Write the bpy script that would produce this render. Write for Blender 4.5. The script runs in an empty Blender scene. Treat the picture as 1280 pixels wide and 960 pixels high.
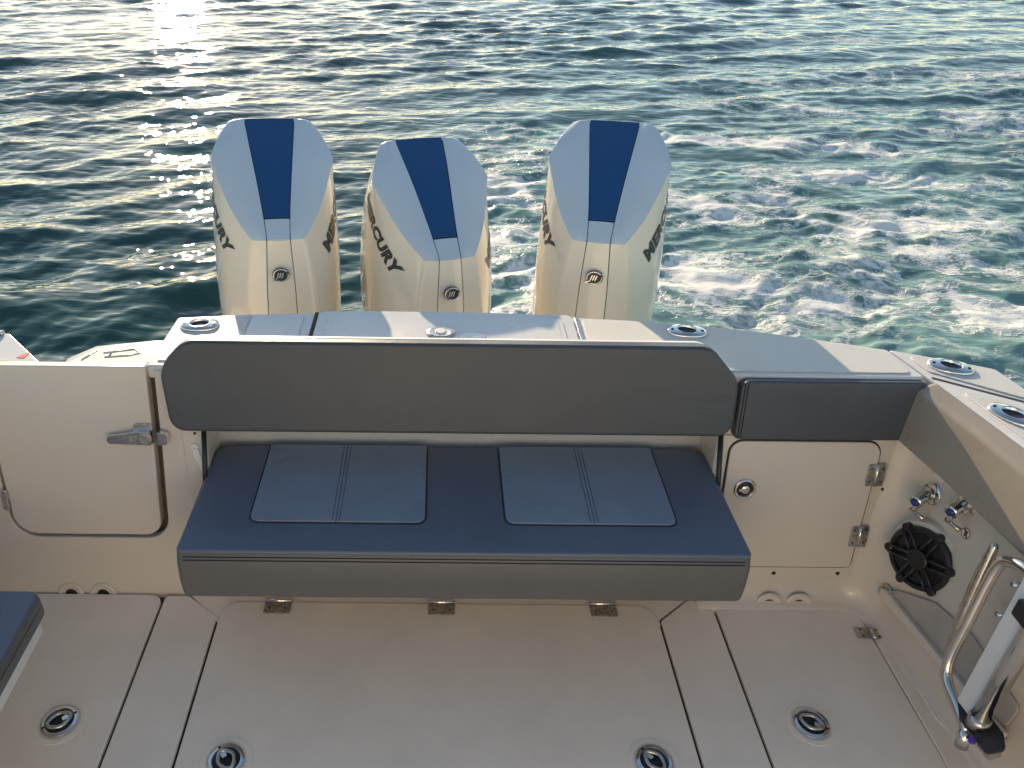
import bpy, bmesh, math, random
import numpy as np
from mathutils import Vector, Matrix
from mathutils.bvhtree import BVHTree
R = math.radians
SC = bpy.context.scene
COL = SC.collection
random.seed(4)

# ------------------------------------------------------------------ camera
cam_d = bpy.data.cameras.new("camera")
cam = bpy.data.objects.new("camera", cam_d); COL.objects.link(cam)
cam_d.sensor_width = 36.0
cam_d.lens = 28.125
cam_d.shift_x = 0.0742
cam_d.clip_start = 0.05
cam_d.clip_end = 20000
cam.matrix_world = Matrix.Translation((0, 0, 2.3)) @ Matrix.Rotation(R(90 - 32.4), 4, 'X') @ Matrix.Rotation(R(0.57), 4, 'Z')
SC.camera = cam

# ------------------------------------------------------------------ light
SUN_EL, SUN_AZ = R(16.4), R(16.8)          # azimuth: to the left of straight aft
to_sun = Vector((-math.sin(SUN_AZ) * math.cos(SUN_EL), math.cos(SUN_AZ) * math.cos(SUN_EL), math.sin(SUN_EL)))
world = bpy.data.worlds.new("World"); SC.world = world; world.use_nodes = True
wn = world.node_tree
sky = wn.nodes.new('ShaderNodeTexSky'); sky.sky_type = 'NISHITA'; sky.sun_disc = False
sky.sun_elevation = SUN_EL; sky.sun_rotation = -SUN_AZ
sky.air_density = 1.0; sky.dust_density = .18; sky.ozone_density = 1.0
wb = wn.nodes.new('ShaderNodeMix'); wb.data_type = 'RGBA'; wb.blend_type = 'MULTIPLY'; wb.inputs['Factor'].default_value = 1
wb.inputs['B'].default_value = (1.06, 1.0, .92, 1)           # the camera's warm white balance
wn.links.new(sky.outputs[0], wb.inputs['A']); wn.links.new(wb.outputs['Result'], wn.nodes['Background'].inputs[0])
wn.nodes['Background'].inputs[1].default_value = 0.12
sun_d = bpy.data.lights.new("sun", 'SUN'); sun = bpy.data.objects.new("sun", sun_d); COL.objects.link(sun)
sun_d.energy = 4.1; sun_d.angle = R(0.53); sun_d.color = (1.0, 0.78, 0.52)
sun.rotation_euler = to_sun.to_track_quat('Z', 'Y').to_euler()
SC.view_settings.view_transform = 'Standard'; SC.view_settings.look = 'None'
SC.view_settings.exposure = 0.86; SC.view_settings.gamma = 1.0
SC.cycles.use_denoising = True
SC.cycles.max_bounces = 8; SC.cycles.diffuse_bounces = 4; SC.cycles.glossy_bounces = 4
SC.cycles.caustics_reflective = False

# ------------------------------------------------------------------ materials
def mat(name, col, rough=.5, metal=0.0, spec=.5, noise=0.0, nscale=6.0, bump=0.0, bscale=200.0, bdist=.002, coat=0.0, rvar=0.0, sag=0.0):
    m = bpy.data.materials.new(name); m.use_nodes = True
    nt = m.node_tree; b = nt.nodes['Principled BSDF']
    b.inputs['Base Color'].default_value = (*col, 1); b.inputs['Roughness'].default_value = rough
    b.inputs['Metallic'].default_value = metal; b.inputs['Specular IOR Level'].default_value = spec
    b.inputs['Coat Weight'].default_value = coat; b.inputs['Coat Roughness'].default_value = .08
    tc = nt.nodes.new('ShaderNodeTexCoord')
    if noise or rvar:
        n = nt.nodes.new('ShaderNodeTexNoise'); n.inputs['Scale'].default_value = nscale; n.inputs['Detail'].default_value = 6
        n.inputs['Roughness'].default_value = .65
        nt.links.new(tc.outputs['Object'], n.inputs['Vector'])
        if noise:
            mx = nt.nodes.new('ShaderNodeMix'); mx.data_type = 'RGBA'
            mr = nt.nodes.new('ShaderNodeMapRange'); mr.inputs[1].default_value = .3; mr.inputs[2].default_value = .7
            nt.links.new(n.outputs['Fac'], mr.inputs[0]); nt.links.new(mr.outputs[0], mx.inputs['Factor'])
            mx.inputs['A'].default_value = (*[c * (1 - noise) for c in col], 1)
            mx.inputs['B'].default_value = (*[min(1, c * (1 + noise)) for c in col], 1)
            nt.links.new(mx.outputs['Result'], b.inputs['Base Color'])
        if rvar:
            mr2 = nt.nodes.new('ShaderNodeMapRange'); mr2.inputs[1].default_value = .3; mr2.inputs[2].default_value = .7
            mr2.inputs[3].default_value = max(.02, rough - rvar); mr2.inputs[4].default_value = rough + rvar
            nt.links.new(n.outputs['Fac'], mr2.inputs[0]); nt.links.new(mr2.outputs[0], b.inputs['Roughness'])
    if bump:
        n2 = nt.nodes.new('ShaderNodeTexNoise'); n2.inputs['Scale'].default_value = bscale; n2.inputs['Detail'].default_value = 4
        nt.links.new(tc.outputs['Object'], n2.inputs['Vector'])
        bp = nt.nodes.new('ShaderNodeBump'); bp.inputs['Strength'].default_value = bump; bp.inputs['Distance'].default_value = bdist
        nt.links.new(n2.outputs['Fac'], bp.inputs['Height']); nt.links.new(bp.outputs[0], b.inputs['Normal'])
        if sag:
            n3 = nt.nodes.new('ShaderNodeTexNoise'); n3.inputs['Scale'].default_value = 4.5; n3.inputs['Detail'].default_value = 3; n3.inputs['Distortion'].default_value = .6
            nt.links.new(tc.outputs['Object'], n3.inputs['Vector'])
            b3 = nt.nodes.new('ShaderNodeBump'); b3.inputs['Strength'].default_value = 1.0; b3.inputs['Distance'].default_value = sag
            nt.links.new(n3.outputs['Fac'], b3.inputs['Height']); nt.links.new(b3.outputs[0], bp.inputs['Normal'])
    return m

M = {}
M['gel'] = mat('gelcoat', (.71, .635, .545), .2, noise=.015, nscale=3, rvar=.05, bump=.02, bscale=9, bdist=.01)
M['gelfloor'] = mat('gelcoat_floor', (.90, .79, .67), .42, noise=.05, nscale=4, rvar=.08, bump=.25, bscale=260, bdist=.001)
M['geldeck'] = mat('gelcoat_deck', (.70, .69, .665), .25, noise=.03, nscale=5, rvar=.08, bump=.04, bscale=20, bdist=.01)
M['gasket'] = mat('dark_gasket', (.055, .043, .034), .8)
M['gap_block'] = mat('brown_gap_block', (.15, .105, .07), .8)  # dark brown for the sheet that blocks light behind the door gap
M['chrome'] = mat('stainless', (.72, .70, .67), .13, metal=1, noise=.08, nscale=30, rvar=.07)
M['brushed'] = mat('stainless_brushed', (.55, .53, .50), .28, metal=1, noise=.1, nscale=40, rvar=.1)
M['darkmetal'] = mat('dark_hole', (.015, .013, .012), .5)
M['black'] = mat('black_plastic', (.018, .018, .02), .38, noise=.2, nscale=20)
M['cone'] = mat('speaker_cone', (.17, .17, .175), .45)
M['vinyl_back'] = mat('vinyl_shaded', (.066, .072, .084), .42, noise=.06, nscale=5, bump=.35, bscale=420, bdist=.0008, rvar=.05, sag=.006)  # same vinyl as the side bolster, with shade put into its dark base
M['vinyl'] = mat('grey_vinyl', (.130, .130, .128), .42, noise=.06, nscale=5, bump=.35, bscale=420, bdist=.0008, rvar=.05)
M['vinyl_side'] = mat('vinyl_sunlit', (.30, .265, .22), .30, coat=.25, noise=.06, nscale=6, bump=.4, bscale=420, bdist=.0009, rvar=.06, sag=.003)  # same vinyl, with warm sunlight put into its lighter tan base
M['vinyl_dark'] = mat('slate_vinyl', (.128, .155, .205), .38, noise=.07, nscale=5, bump=.3, bscale=420, bdist=.0008, rvar=.06, sag=.006)
M['vinyl_ins'] = mat('blue_grey_vinyl', (.245, .290, .36), .38, noise=.06, nscale=5, bump=.3, bscale=420, bdist=.0008, rvar=.06, sag=.014)
M['stitch'] = mat('stitching', (.025, .026, .035), .8)
M['cowl'] = mat('cowl_cream', (.84, .755, .62), .14, noise=.02, nscale=3, coat=.6)
M['cap'] = mat('cowl_cap', (.54, .62, .70), .34, noise=.03, nscale=4, coat=.2)
M['blue'] = mat('cowl_blue', (.008, .066, .20), .36, noise=.06, nscale=5, coat=.15)
M['seam'] = mat('cowl_seam', (.035, .033, .032), .7)
M['letters'] = mat('letter_grey', (.035, .038, .042), .3)
M['silver'] = mat('emblem_silver', (.75, .74, .72), .2, metal=1)
M['whitep'] = mat('white_plastic', (.8, .79, .76), .35, noise=.03)
M['red'] = mat('red_sticker', (.6, .05, .02), .4)
M['violet'] = mat('violet_glint', (.12, .05, .6), .2)  # colour of a purple glint, given to a small knob
M['bluecap'] = mat('tap_blue_cap', (.02, .04, .22), .25)
M['glossw'] = mat('glossy_panel', (.47, .43, .38), .08, noise=.12, nscale=5, coat=.5)

def nonskid():
    m = bpy.data.materials.new('nonskid_gelcoat'); m.use_nodes = True
    nt = m.node_tree; b = nt.nodes['Principled BSDF']
    b.inputs['Base Color'].default_value = (.76, .72, .64, 1); b.inputs['Roughness'].default_value = .42
    tc = nt.nodes.new('ShaderNodeTexCoord')
    hs = []
    for a in (45, -45):
        mp = nt.nodes.new('ShaderNodeMapping'); mp.inputs['Rotation'].default_value = (0, 0, R(a))
        w = nt.nodes.new('ShaderNodeTexWave'); w.inputs['Scale'].default_value = 58; w.inputs['Distortion'].default_value = .15
        nt.links.new(tc.outputs['Object'], mp.inputs[0]); nt.links.new(mp.outputs[0], w.inputs[0]); hs.append(w)
    mul = nt.nodes.new('ShaderNodeMath'); mul.operation = 'MULTIPLY'
    nt.links.new(hs[0].outputs['Fac'], mul.inputs[0]); nt.links.new(hs[1].outputs['Fac'], mul.inputs[1])
    bp = nt.nodes.new('ShaderNodeBump'); bp.inputs['Strength'].default_value = .7; bp.inputs['Distance'].default_value = .003
    nt.links.new(mul.outputs[0], bp.inputs['Height']); nt.links.new(bp.outputs[0], b.inputs['Normal'])
    n = nt.nodes.new('ShaderNodeTexNoise'); n.inputs['Scale'].default_value = 9; n.inputs['Detail'].default_value = 7
    nt.links.new(tc.outputs['Object'], n.inputs['Vector'])
    mx = nt.nodes.new('ShaderNodeMix'); mx.data_type = 'RGBA'
    mx.inputs['A'].default_value = (.65, .635, .595, 1); mx.inputs['B'].default_value = (.73, .72, .68, 1)
    nt.links.new(n.outputs['Fac'], mx.inputs['Factor']); nt.links.new(mx.outputs['Result'], b.inputs['Base Color'])
    return m
M['nonskid'] = nonskid()

# ------------------------------------------------------------------ helpers
def link(name, me, m, parent=None):
    o = bpy.data.objects.new(name, me); COL.objects.link(o)
    if m is not None: me.materials.append(m)
    if parent is not None: o.parent = parent
    return o
def tag(o, label, cat, group=None):
    o['label'] = label; o['category'] = cat
    if group: o['group'] = group
    return o
def struct(o): o['kind'] = 'structure'; return o
def empty(name, loc=(0, 0, 0), rz=0.0):
    o = bpy.data.objects.new(name, None); COL.objects.link(o); o.location = loc; o.rotation_euler = (0, 0, rz); o.empty_display_size = .1
    return o
def smooth(me):
    me.polygons.foreach_set('use_smooth', [True] * len(me.polygons))
def bevel(o, w, seg=2, ang=30):
    b = o.modifiers.new('bevel', 'BEVEL'); b.width = w; b.segments = seg; b.limit_method = 'ANGLE'; b.angle_limit = R(ang); b.harden_normals = True
    smooth(o.data); return o
def mesh(name, verts, faces, m, parent=None, sm=False):
    me = bpy.data.meshes.new(name); me.from_pydata([tuple(v) for v in verts], [], faces)
    bm = bmesh.new(); bm.from_mesh(me); bmesh.ops.recalc_face_normals(bm, faces=bm.faces); bm.to_mesh(me); bm.free()
    if sm: smooth(me)
    return link(name, me, m, parent)
def rpoly(pts, seg=5):
    """pts: (x, y, r) -> polygon with rounded corners"""
    out = []; n = len(pts)
    for i, p in enumerate(pts):
        r = p[2] if len(p) > 2 else 0
        c = Vector(p[:2])
        if r <= 0: out.append(tuple(c)); continue
        a = Vector(pts[i - 1][:2]) - c; b = Vector(pts[(i + 1) % n][:2]) - c
        la, lb = a.length, b.length; a.normalize(); b.normalize()
        ang = a.angle(b); d = min(r / math.tan(ang / 2), la * .49, lb * .49); rr = d * math.tan(ang / 2)
        s = c + a * d; e = c + b * d; cen = c + (a + b).normalized() * (rr / math.sin(ang / 2))
        v0 = s - cen; v1 = e - cen; t = v0.angle(v1)
        sgn = 1 if v0.cross(v1) > 0 else -1
        for k in range(seg + 1):
            th = sgn * t * k / seg
            out.append((cen.x + v0.x * math.cos(th) - v0.y * math.sin(th), cen.y + v0.x * math.sin(th) + v0.y * math.cos(th)))
    return out
def rrect(x0, y0, x1, y1, r, seg=5): return rpoly([(x0, y0, r), (x1, y0, r), (x1, y1, r), (x0, y1, r)], seg)
class Frame:
    def __init__(s, o, ex, ey):
        s.o = Vector(o); s.ex = Vector(ex).normalized(); s.ey = Vector(ey).normalized(); s.n = s.ex.cross(s.ey)
    def __call__(s, a, b, c=0): return s.o + s.ex * a + s.ey * b + s.n * c
FLAT = Frame((0, 0, 0), (1, 0, 0), (0, 1, 0))
def prism(name, poly, fr, d0, d1, m, parent=None, bv=0.0, seg=2):
    n = len(poly)
    v = [fr(x, y, d0) for x, y in poly] + [fr(x, y, d1) for x, y in poly]
    f = [tuple(range(n))[::-1], tuple(range(n, 2 * n))] + [(i, (i + 1) % n, n + (i + 1) % n, n + i) for i in range(n)]
    o = mesh(name, v, f, m, parent)
    if bv: bevel(o, bv, seg)
    return o
def box(name, a, b, m, parent=None, bv=0.0, seg=2):
    return prism(name, [(a[0], a[1]), (b[0], a[1]), (b[0], b[1]), (a[0], b[1])], FLAT, a[2], b[2], m, parent, bv, seg)
def catmull(pts, k=6):
    P = [Vector(p) for p in pts]; P = [P[0] * 2 - P[1]] + P + [P[-1] * 2 - P[-2]]; out = []
    for i in range(1, len(P) - 2):
        for j in range(k):
            t = j / k
            out.append(.5 * ((2 * P[i]) + (-P[i - 1] + P[i + 1]) * t + (2 * P[i - 1] - 5 * P[i] + 4 * P[i + 1] - P[i + 2]) * t * t + (-P[i - 1] + 3 * P[i] - 3 * P[i + 1] + P[i + 2]) * t ** 3))
    out.append(P[-2]); return out
def tube(name, pts, r, m, parent=None, n=12, sm=True, closed=False):
    pts = [Vector(p) for p in pts]; V = []; F = []; N = len(pts)
    rs = r if isinstance(r, (list, tuple)) else [r] * N
    up = None
    for i, p in enumerate(pts):
        if closed: t = (pts[(i + 1) % N] - pts[i - 1]).normalized()
        else: t = (pts[min(i + 1, N - 1)] - pts[max(i - 1, 0)]).normalized()
        if up is None: up = t.orthogonal().normalized()
        up = (up - t * up.dot(t)).normalized(); s = t.cross(up)
        for k in range(n):
            a = 2 * math.pi * k / n; V.append(p + (up * math.cos(a) + s * math.sin(a)) * rs[i])
    L = N if closed else N - 1
    for i in range(L):
        for k in range(n):
            j = (i + 1) % N
            F.append((i * n + k, i * n + (k + 1) % n, j * n + (k + 1) % n, j * n + k))
    if not closed: F += [tuple(range(n))[::-1], tuple(range((N - 1) * n, N * n))]
    return mesh(name, V, F, m, parent, sm)
def lathe(name, prof, fr, m, parent=None, n=28, sx=1.0, sy=1.0, sm=True, cap=True):
    """prof: (radius, height) pairs about frame normal"""
    V = []; F = []
    for r, h in prof:
        for k in range(n):
            a = 2 * math.pi * k / n; V.append(fr(r * math.cos(a) * sx, r * math.sin(a) * sy, h))
    for i in range(len(prof) - 1):
        for k in range(n): F.append((i * n + k, i * n + (k + 1) % n, (i + 1) * n + (k + 1) % n, (i + 1) * n + k))
    if cap: F += [tuple(range(n))[::-1], tuple(range((len(prof) - 1) * n, len(prof) * n))]
    o = mesh(name, V, F, m, parent)
    if sm:
        smooth(o.data); e = o.modifiers.new('bevel', 'BEVEL'); e.width = .0008; e.segments = 1; e.limit_method = 'ANGLE'; e.angle_limit = R(35); e.harden_normals = True
    return o
def join(name, objs, parent=None):
    """merge helper shapes (same material) into one mesh object"""
    bm = bmesh.new(); mats = []
    dg = bpy.context.evaluated_depsgraph_get()
    for o in objs:
        e = o.evaluated_get(dg); me = e.to_mesh(); me.transform(o.matrix_basis); base = len(bm.faces); bm.from_mesh(me); bm.faces.ensure_lookup_table()
        mt = o.data.materials[0]
        if mt not in mats: mats.append(mt)
        for f in bm.faces[base:]: f.material_index = mats.index(mt)
        e.to_mesh_clear()
    me = bpy.data.meshes.new(name); bm.to_mesh(me); bm.free()
    for mt in mats: me.materials.append(mt)
    for o in objs: bpy.data.objects.remove(o)
    o = bpy.data.objects.new(name, me); COL.objects.link(o)
    if parent is not None: o.parent = parent
    return o
def copy_tree(o, parent=None):
    c = o.copy(); COL.objects.link(c)
    if parent is not None: c.parent = parent
    for ch in list(o.children): copy_tree(ch, c)
    return c

# ------------------------------------------------------------------ water
WZ = -0.40
def wave_height(x, y):
    rng = np.random.RandomState(7)
    h = np.zeros_like(x)
    wake = wake_density(x, y)
    calm = 1 - .45 * np.clip(wake, 0, 1)
    # wind chop, crests running gently up to the right of the picture
    for i in range(46):
        lam = 1.9 * (0.11 / 1.9) ** (i / 45.0) * rng.uniform(.85, 1.15)
        spread = .23 + .36 * (i / 45.0)
        th = R(111) + rng.normal() * spread
        k = 2 * math.pi / lam
        amp = 0.0082 * lam ** 1.12 * rng.uniform(.6, 1.3)
        ph = rng.uniform(0, 6.28)
        wob = .5 * np.sin(x * .31 * rng.uniform(.5, 2) + y * .27 * rng.uniform(.5, 2) + rng.uniform(0, 6.28))
        s = np.sin(k * (math.cos(th) * x + math.sin(th) * y) + ph + wob * 1.6)
        h += amp * calm * (s if i % 2 else (1 - 2 * np.abs(np.sin(.5 * k * (math.cos(th) * x + math.sin(th) * y) + ph + wob))) * .9)
    # slow gust variation
    h *= .8 + .35 * np.sin(x * .35 + 1.3 + .6 * np.sin(y * .23)) * np.sin(y * .41 + .5)
    # turbulent wake: isotropic lumps
    t = np.zeros_like(x)
    wx = x + .12 * np.sin(y * 3.1 + 1) + .07 * np.sin(y * 7.3 + x * 2.2); wy = y + .12 * np.sin(x * 2.7 + 2) + .07 * np.sin(x * 6.1 - y * 3.3)
    for i in range(44):
        lam = 1.25 * (0.11 / 1.25) ** (i / 43.0)
        th = rng.uniform(0, 6.283); k = 2 * math.pi / lam
        s = np.sin(k * (math.cos(th) * wx + math.sin(th) * wy) + rng.uniform(0, 6.28))
        t += .0070 * lam ** 1.05 * ((1 - 2 * np.abs(s)) if lam > .45 else s) * rng.uniform(.5, 1.3)
    return h + t * (.12 + .62 * np.clip(wake, 0, 1.2))
# churned water: centre x, y, radii, rotation (degrees), weight
BLOBS = [(2.0, 5.45, .8, .42, 8, .55), (2.3, 5.7, 1.5, .75, 10, .65), (3.0, 5.25, 1.1, .55, -5, .8), (1.25, 6.5, .9, .9, 0, .55), (.55, 5.7, .45, 1.2, 0, .65), (.65, 8.0, .55, 1.8, 0, .5), (-.05, 5.5, .2, .9, 0, .35),
         (3.5, 7.1, 1.6, .75, 15, .8), (4.5, 5.5, 1.1, .35, -25, .85), (5.6, 6.2, 1.4, .35, -20, .75),
         (4.6, 8.55, 2.2, .32, -6, .95), (5.6, 9.6, 2.8, .30, -10, 1.05), (3.3, 8.3, 1.2, .5, 20, .45),
         (6.5, 7.5, 2.2, .8, 10, .5), (2.6, 10.2, 2.6, .3, -8, .6), (6.0, 11.6, 3.0, .35, -8, .75), (.9, 7.6, .8, 1.2, 0, .35), (2.4, 7.6, 1.5, .5, -20, .6), (9.0, 14.0, 3.4, .5, 5, .8), (8.0, 10.8, 3.5, .5, 0, .7), (1.6, 9.6, 1.2, .5, -10, .45), (6.0, 13.0, 3.5, .4, -4, .6), (10.5, 17.5, 4, .6, 0, .6), (3.5, 4.4, 1.6, .5, 0, .7), (5.2, 5.0, 1.4, .3, 10, .45)]
def wake_density(x, y):
    d = np.zeros_like(x)
    for cx, cy, rx, ry, a, w in BLOBS:
        c, s = math.cos(R(a)), math.sin(R(a)); u = (x - cx) * c + (y - cy) * s; v = -(x - cx) * s + (y - cy) * c
        d += w * np.exp(-(u / rx) ** 2 - (v / ry) ** 2)
    return d
def aeration(x, y):
    a = 1 / (1 + np.exp(-(x + .05 - .13 * (y - 5)) * 2.2)) * np.exp(-np.clip(y - 7, 0, 99) / 11.0)
    return np.clip(.7 * a * (.75 + .35 * np.sin(x * 1.1 + y * .6) * np.sin(y * .9 - x * .5)) + .35 * np.clip(wake_density(x, y), 0, 1), 0, 1)
def water_material():
    m = bpy.data.materials.new('sea_water'); m.use_nodes = True
    nt = m.node_tree; N = nt.nodes; L = nt.links
    b = N['Principled BSDF']
    tc = N.new('ShaderNodeTexCoord')
    at = N.new('ShaderNodeAttribute'); at.attribute_name = 'foam'
    ar = N.new('ShaderNodeAttribute'); ar.attribute_name = 'air'
    def noise(scale, detail, vec, rough=.6, dist=0.0):
        n = N.new('ShaderNodeTexNoise'); n.inputs['Scale'].default_value = scale; n.inputs['Detail'].default_value = detail
        n.inputs['Roughness'].default_value = rough; n.inputs['Distortion'].default_value = dist
        L.new(vec, n.inputs['Vector']); return n
    def math_(op, a, c=None, clamp=False):
        n = N.new('ShaderNodeMath'); n.operation = op; n.use_clamp = clamp
        for i, v in enumerate((a, c)):
            if v is None: continue
            if isinstance(v, (int, float)): n.inputs[i].default_value = v
            else: L.new(v, n.inputs[i])
        return n.outputs[0]
    # flatten z so the pattern lies on the surface
    sp = N.new('ShaderNodeVectorMath'); sp.operation = 'MULTIPLY'; sp.inputs[1].default_value = (1, 1, 0); L.new(tc.outputs['Object'], sp.inputs[0])
    P = sp.outputs[0]
    # warp
    wn_ = noise(.9, 5, P, .6); sub = N.new('ShaderNodeVectorMath'); sub.operation = 'SUBTRACT'; sub.inputs[1].default_value = (.5, .5, .5); L.new(wn_.outputs['Color'], sub.inputs[0])
    scl = N.new('ShaderNodeVectorMath'); scl.operation = 'SCALE'; scl.inputs['Scale'].default_value = 1.5; L.new(sub.outputs[0], scl.inputs[0])
    wn2 = noise(4.5, 4, P, .6); sub2 = N.new('ShaderNodeVectorMath'); sub2.operation = 'SUBTRACT'; sub2.inputs[1].default_value = (.5, .5, .5); L.new(wn2.outputs['Color'], sub2.inputs[0])
    scl2 = N.new('ShaderNodeVectorMath'); scl2.operation = 'SCALE'; scl2.inputs['Scale'].default_value = .28; L.new(sub2.outputs[0], scl2.inputs[0])
    ad = N.new('ShaderNodeVectorMath'); ad.operation = 'ADD'; L.new(P, ad.inputs[0]); L.new(scl.outputs[0], ad.inputs[1])
    ad2 = N.new('ShaderNodeVectorMath'); ad2.operation = 'ADD'; L.new(ad.outputs[0], ad2.inputs[0]); L.new(scl2.outputs[0], ad2.inputs[1])
    mpw = N.new('ShaderNodeMapping'); mpw.inputs['Rotation'].default_value = (0, 0, R(8)); mpw.inputs['Scale'].default_value = (.44, 1.05, 1); L.new(ad2.outputs[0], mpw.inputs[0])
    WP = mpw.outputs[0]
    def lace(scale, wid):
        v = N.new('ShaderNodeTexVoronoi'); v.feature = 'DISTANCE_TO_EDGE'; v.inputs['Scale'].default_value = scale
        L.new(WP, v.inputs['Vector'])
        mr = N.new('ShaderNodeMapRange'); mr.inputs[1].default_value = 0; mr.inputs[2].default_value = wid; mr.inputs[3].default_value = 1; mr.inputs[4].default_value = 0
        L.new(v.outputs['Distance'], mr.inputs[0]); return mr.outputs[0]
    def ridge(scale, detail, vec, p, dist=0.0):
        n = noise(scale, detail, vec, .55, dist).outputs['Fac']
        d = math_('ABSOLUTE', math_('MULTIPLY', math_('SUBTRACT', n, .5), 2.0))
        return math_('POWER', math_('SUBTRACT', 1.0, d, True), p)
    l1 = lace(1.5, .16)
    g1, g2, g3 = ridge(1.05, 3, WP, 11, .4), ridge(3.2, 3, WP, 9, .6), ridge(11, 3, P, 6, .8)
    patch = noise(.75, 5, WP, .6).outputs['Fac']; fine = noise(15, 6, P, .7).outputs['Fac']; bub = noise(55, 3, P, .6).outputs['Fac']
    s = math_('ADD', math_('MULTIPLY', g1, .60), math_('MULTIPLY', g2, .44))
    s = math_('ADD', s, math_('MULTIPLY', g3, .16))
    s = math_('ADD', s, math_('MULTIPLY', l1, .22))
    s = math_('ADD', s, math_('MULTIPLY', math_('SUBTRACT', patch, .5), 1.8))
    s = math_('ADD', s, math_('MULTIPLY', math_('SUBTRACT', fine, .5), .34))
    s = math_('ADD', s, math_('MULTIPLY', math_('MINIMUM', at.outputs['Fac'], 1.15), .60))
    fm = N.new('ShaderNodeMapRange'); fm.inputs[1].default_value = .93; fm.inputs[2].default_value = 1.38; L.new(s, fm.inputs[0])
    gate = N.new('ShaderNodeMapRange'); gate.inputs[1].default_value = .06; gate.inputs[2].default_value = .35; L.new(at.outputs['Fac'], gate.inputs[0])
    foam = math_('MULTIPLY', fm.outputs[0], gate.outputs[0])
    foam = math_('MULTIPLY', foam, math_('ADD', math_('MULTIPLY', bub, .6), .66), True)
    # colours
    mx = N.new('ShaderNodeMix'); mx.data_type = 'RGBA'; mx.inputs['A'].default_value = (.024, .070, .064, 1); mx.inputs['B'].default_value = (.17, .295, .27, 1)
    L.new(ar.outputs['Fac'], mx.inputs['Factor'])
    mf = N.new('ShaderNodeMix'); mf.data_type = 'RGBA'; mf.inputs['B'].default_value = (.80, .80, .77, 1)
    L.new(foam, mf.inputs['Factor']); L.new(mx.outputs['Result'], mf.inputs['A']); L.new(mf.outputs['Result'], b.inputs['Base Color'])
    rr = N.new('ShaderNodeMapRange'); rr.inputs[3].default_value = .012; rr.inputs[4].default_value = .6; L.new(foam, rr.inputs[0]); L.new(rr.outputs[0], b.inputs['Roughness'])
    b.inputs['IOR'].default_value = 1.333
    # ripples below the mesh resolution
    mp = N.new('ShaderNodeMapping'); mp.inputs['Scale'].default_value = (.4, 1, 1); mp.inputs['Rotation'].default_value = (0, 0, R(-20)); L.new(P, mp.inputs[0])
    r1 = noise(6.5, 1.6, mp.outputs[0], .5, .6).outputs['Fac']; r2 = noise(17, 1, mp.outputs[0], .5, .4).outputs['Fac']
    hh = math_('ADD', math_('MULTIPLY', r1, .015), math_('MULTIPLY', r2, .0032))
    hh = math_('ADD', hh, math_('MULTIPLY', foam, .006))
    bp = N.new('ShaderNodeBump'); bp.inputs['Strength'].default_value = 1.0; bp.inputs['Distance'].default_value = 1.0
    L.new(hh, bp.inputs['Height']); L.new(bp.outputs[0], b.inputs['Normal'])
    return m
def build_water():
    nx, ny = 1000, 820
    t = np.linspace(0, 1, ny)
    ys = 2.0 + 2.6 * (np.exp(t * math.log(36)) - 1)            # 2 m .. 93 m
    ys = np.concatenate([[-60, -20], np.linspace(-9, 1.9, 60), ys, [140, 260, 600, 1500, 4000, 9000]])
    u = np.linspace(-1, 1, nx)
    X = np.empty((len(ys), nx)); Y = np.empty_like(X)
    for i, yv in enumerate(ys):
        w = max(5.5, 1.08 * abs(yv) + 3.6)
        if yv < -9: w = 60
        X[i] = u * w + .08 * max(yv, 0); Y[i] = yv
    X[:, 0] -= 60 + 3 * np.abs(ys); X[:, -1] += 60 + 3 * np.abs(ys)
    fade = np.clip((110 - np.abs(Y)) / 60, 0, 1)
    edge = np.clip((1 - np.abs(u)) / .06, 0, 1)[None, :]
    Z = WZ + wave_height(X, Y) * fade * (Y > -9) * edge
    foam = wake_density(X, Y); air = aeration(X, Y)
    n0 = len(ys)
    V = np.stack([X, Y, Z], -1).reshape(-1, 3).astype(np.float32)
    idx = np.arange(n0 * nx).reshape(n0, nx)
    Q = np.stack([idx[:-1, :-1], idx[:-1, 1:], idx[1:, 1:], idx[1:, :-1]], -1).reshape(-1, 4).astype(np.int32)
    me = bpy.data.meshes.new('water'); me.vertices.add(len(V)); me.vertices.foreach_set('co', V.ravel())
    me.loops.add(Q.size); me.loops.foreach_set('vertex_index', Q.ravel()); me.polygons.add(len(Q))
    me.polygons.foreach_set('loop_start', np.arange(len(Q), dtype=np.int32) * 4)
    me.polygons.foreach_set('use_smooth', np.ones(len(Q), bool))
    me.update(); 
    for nm, arr in (('foam', foam), ('air', air)):
        a = me.attributes.new(nm, 'FLOAT', 'POINT'); a.data.foreach_set('value', arr.ravel().astype(np.float32))
    o = link('water', me, water_material()); struct(o)
build_water()

# ------------------------------------------------------------------ boat shell: hull, floor, walls, decks
def yw(z): return 2.13 + .2 * z                      # inner face of the transom wall
WALL = Frame((0, 2.13, 0), (1, 0, 0), (0, .2, 1.0))  # b runs up the wall, normal faces forward (to the cockpit)
WL = math.sqrt(1 + .04)
def wp(poly): return [(x, z * WL) for x, z in poly]
hull = struct(prism('hull', [(-1.9, -6), (1.95, -6), (2.08, .6), (1.96, 2.15), (1.86, 2.36), (1.62, 2.44), (1.3, 2.53), (.9, 2.62), (.45, 2.66), (-.45, 2.66), (-.95, 2.63), (-1.5, 2.5), (-1.92, 2.3), (-2.0, .6)], FLAT, -.75, -.045, M['geldeck'], None, .02))
floor_o = struct(box('cockpit_floor', (-1.72, -4.0, -.04), (1.80, 2.20, -.022), M['gasket']))
GAP = .0045
def floor_panel(name, poly, parent, mt='gelfloor', top=0.0): return prism(name, poly, FLAT, -.020 - top * .2, top, M[mt], parent, .005, 2)
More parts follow.
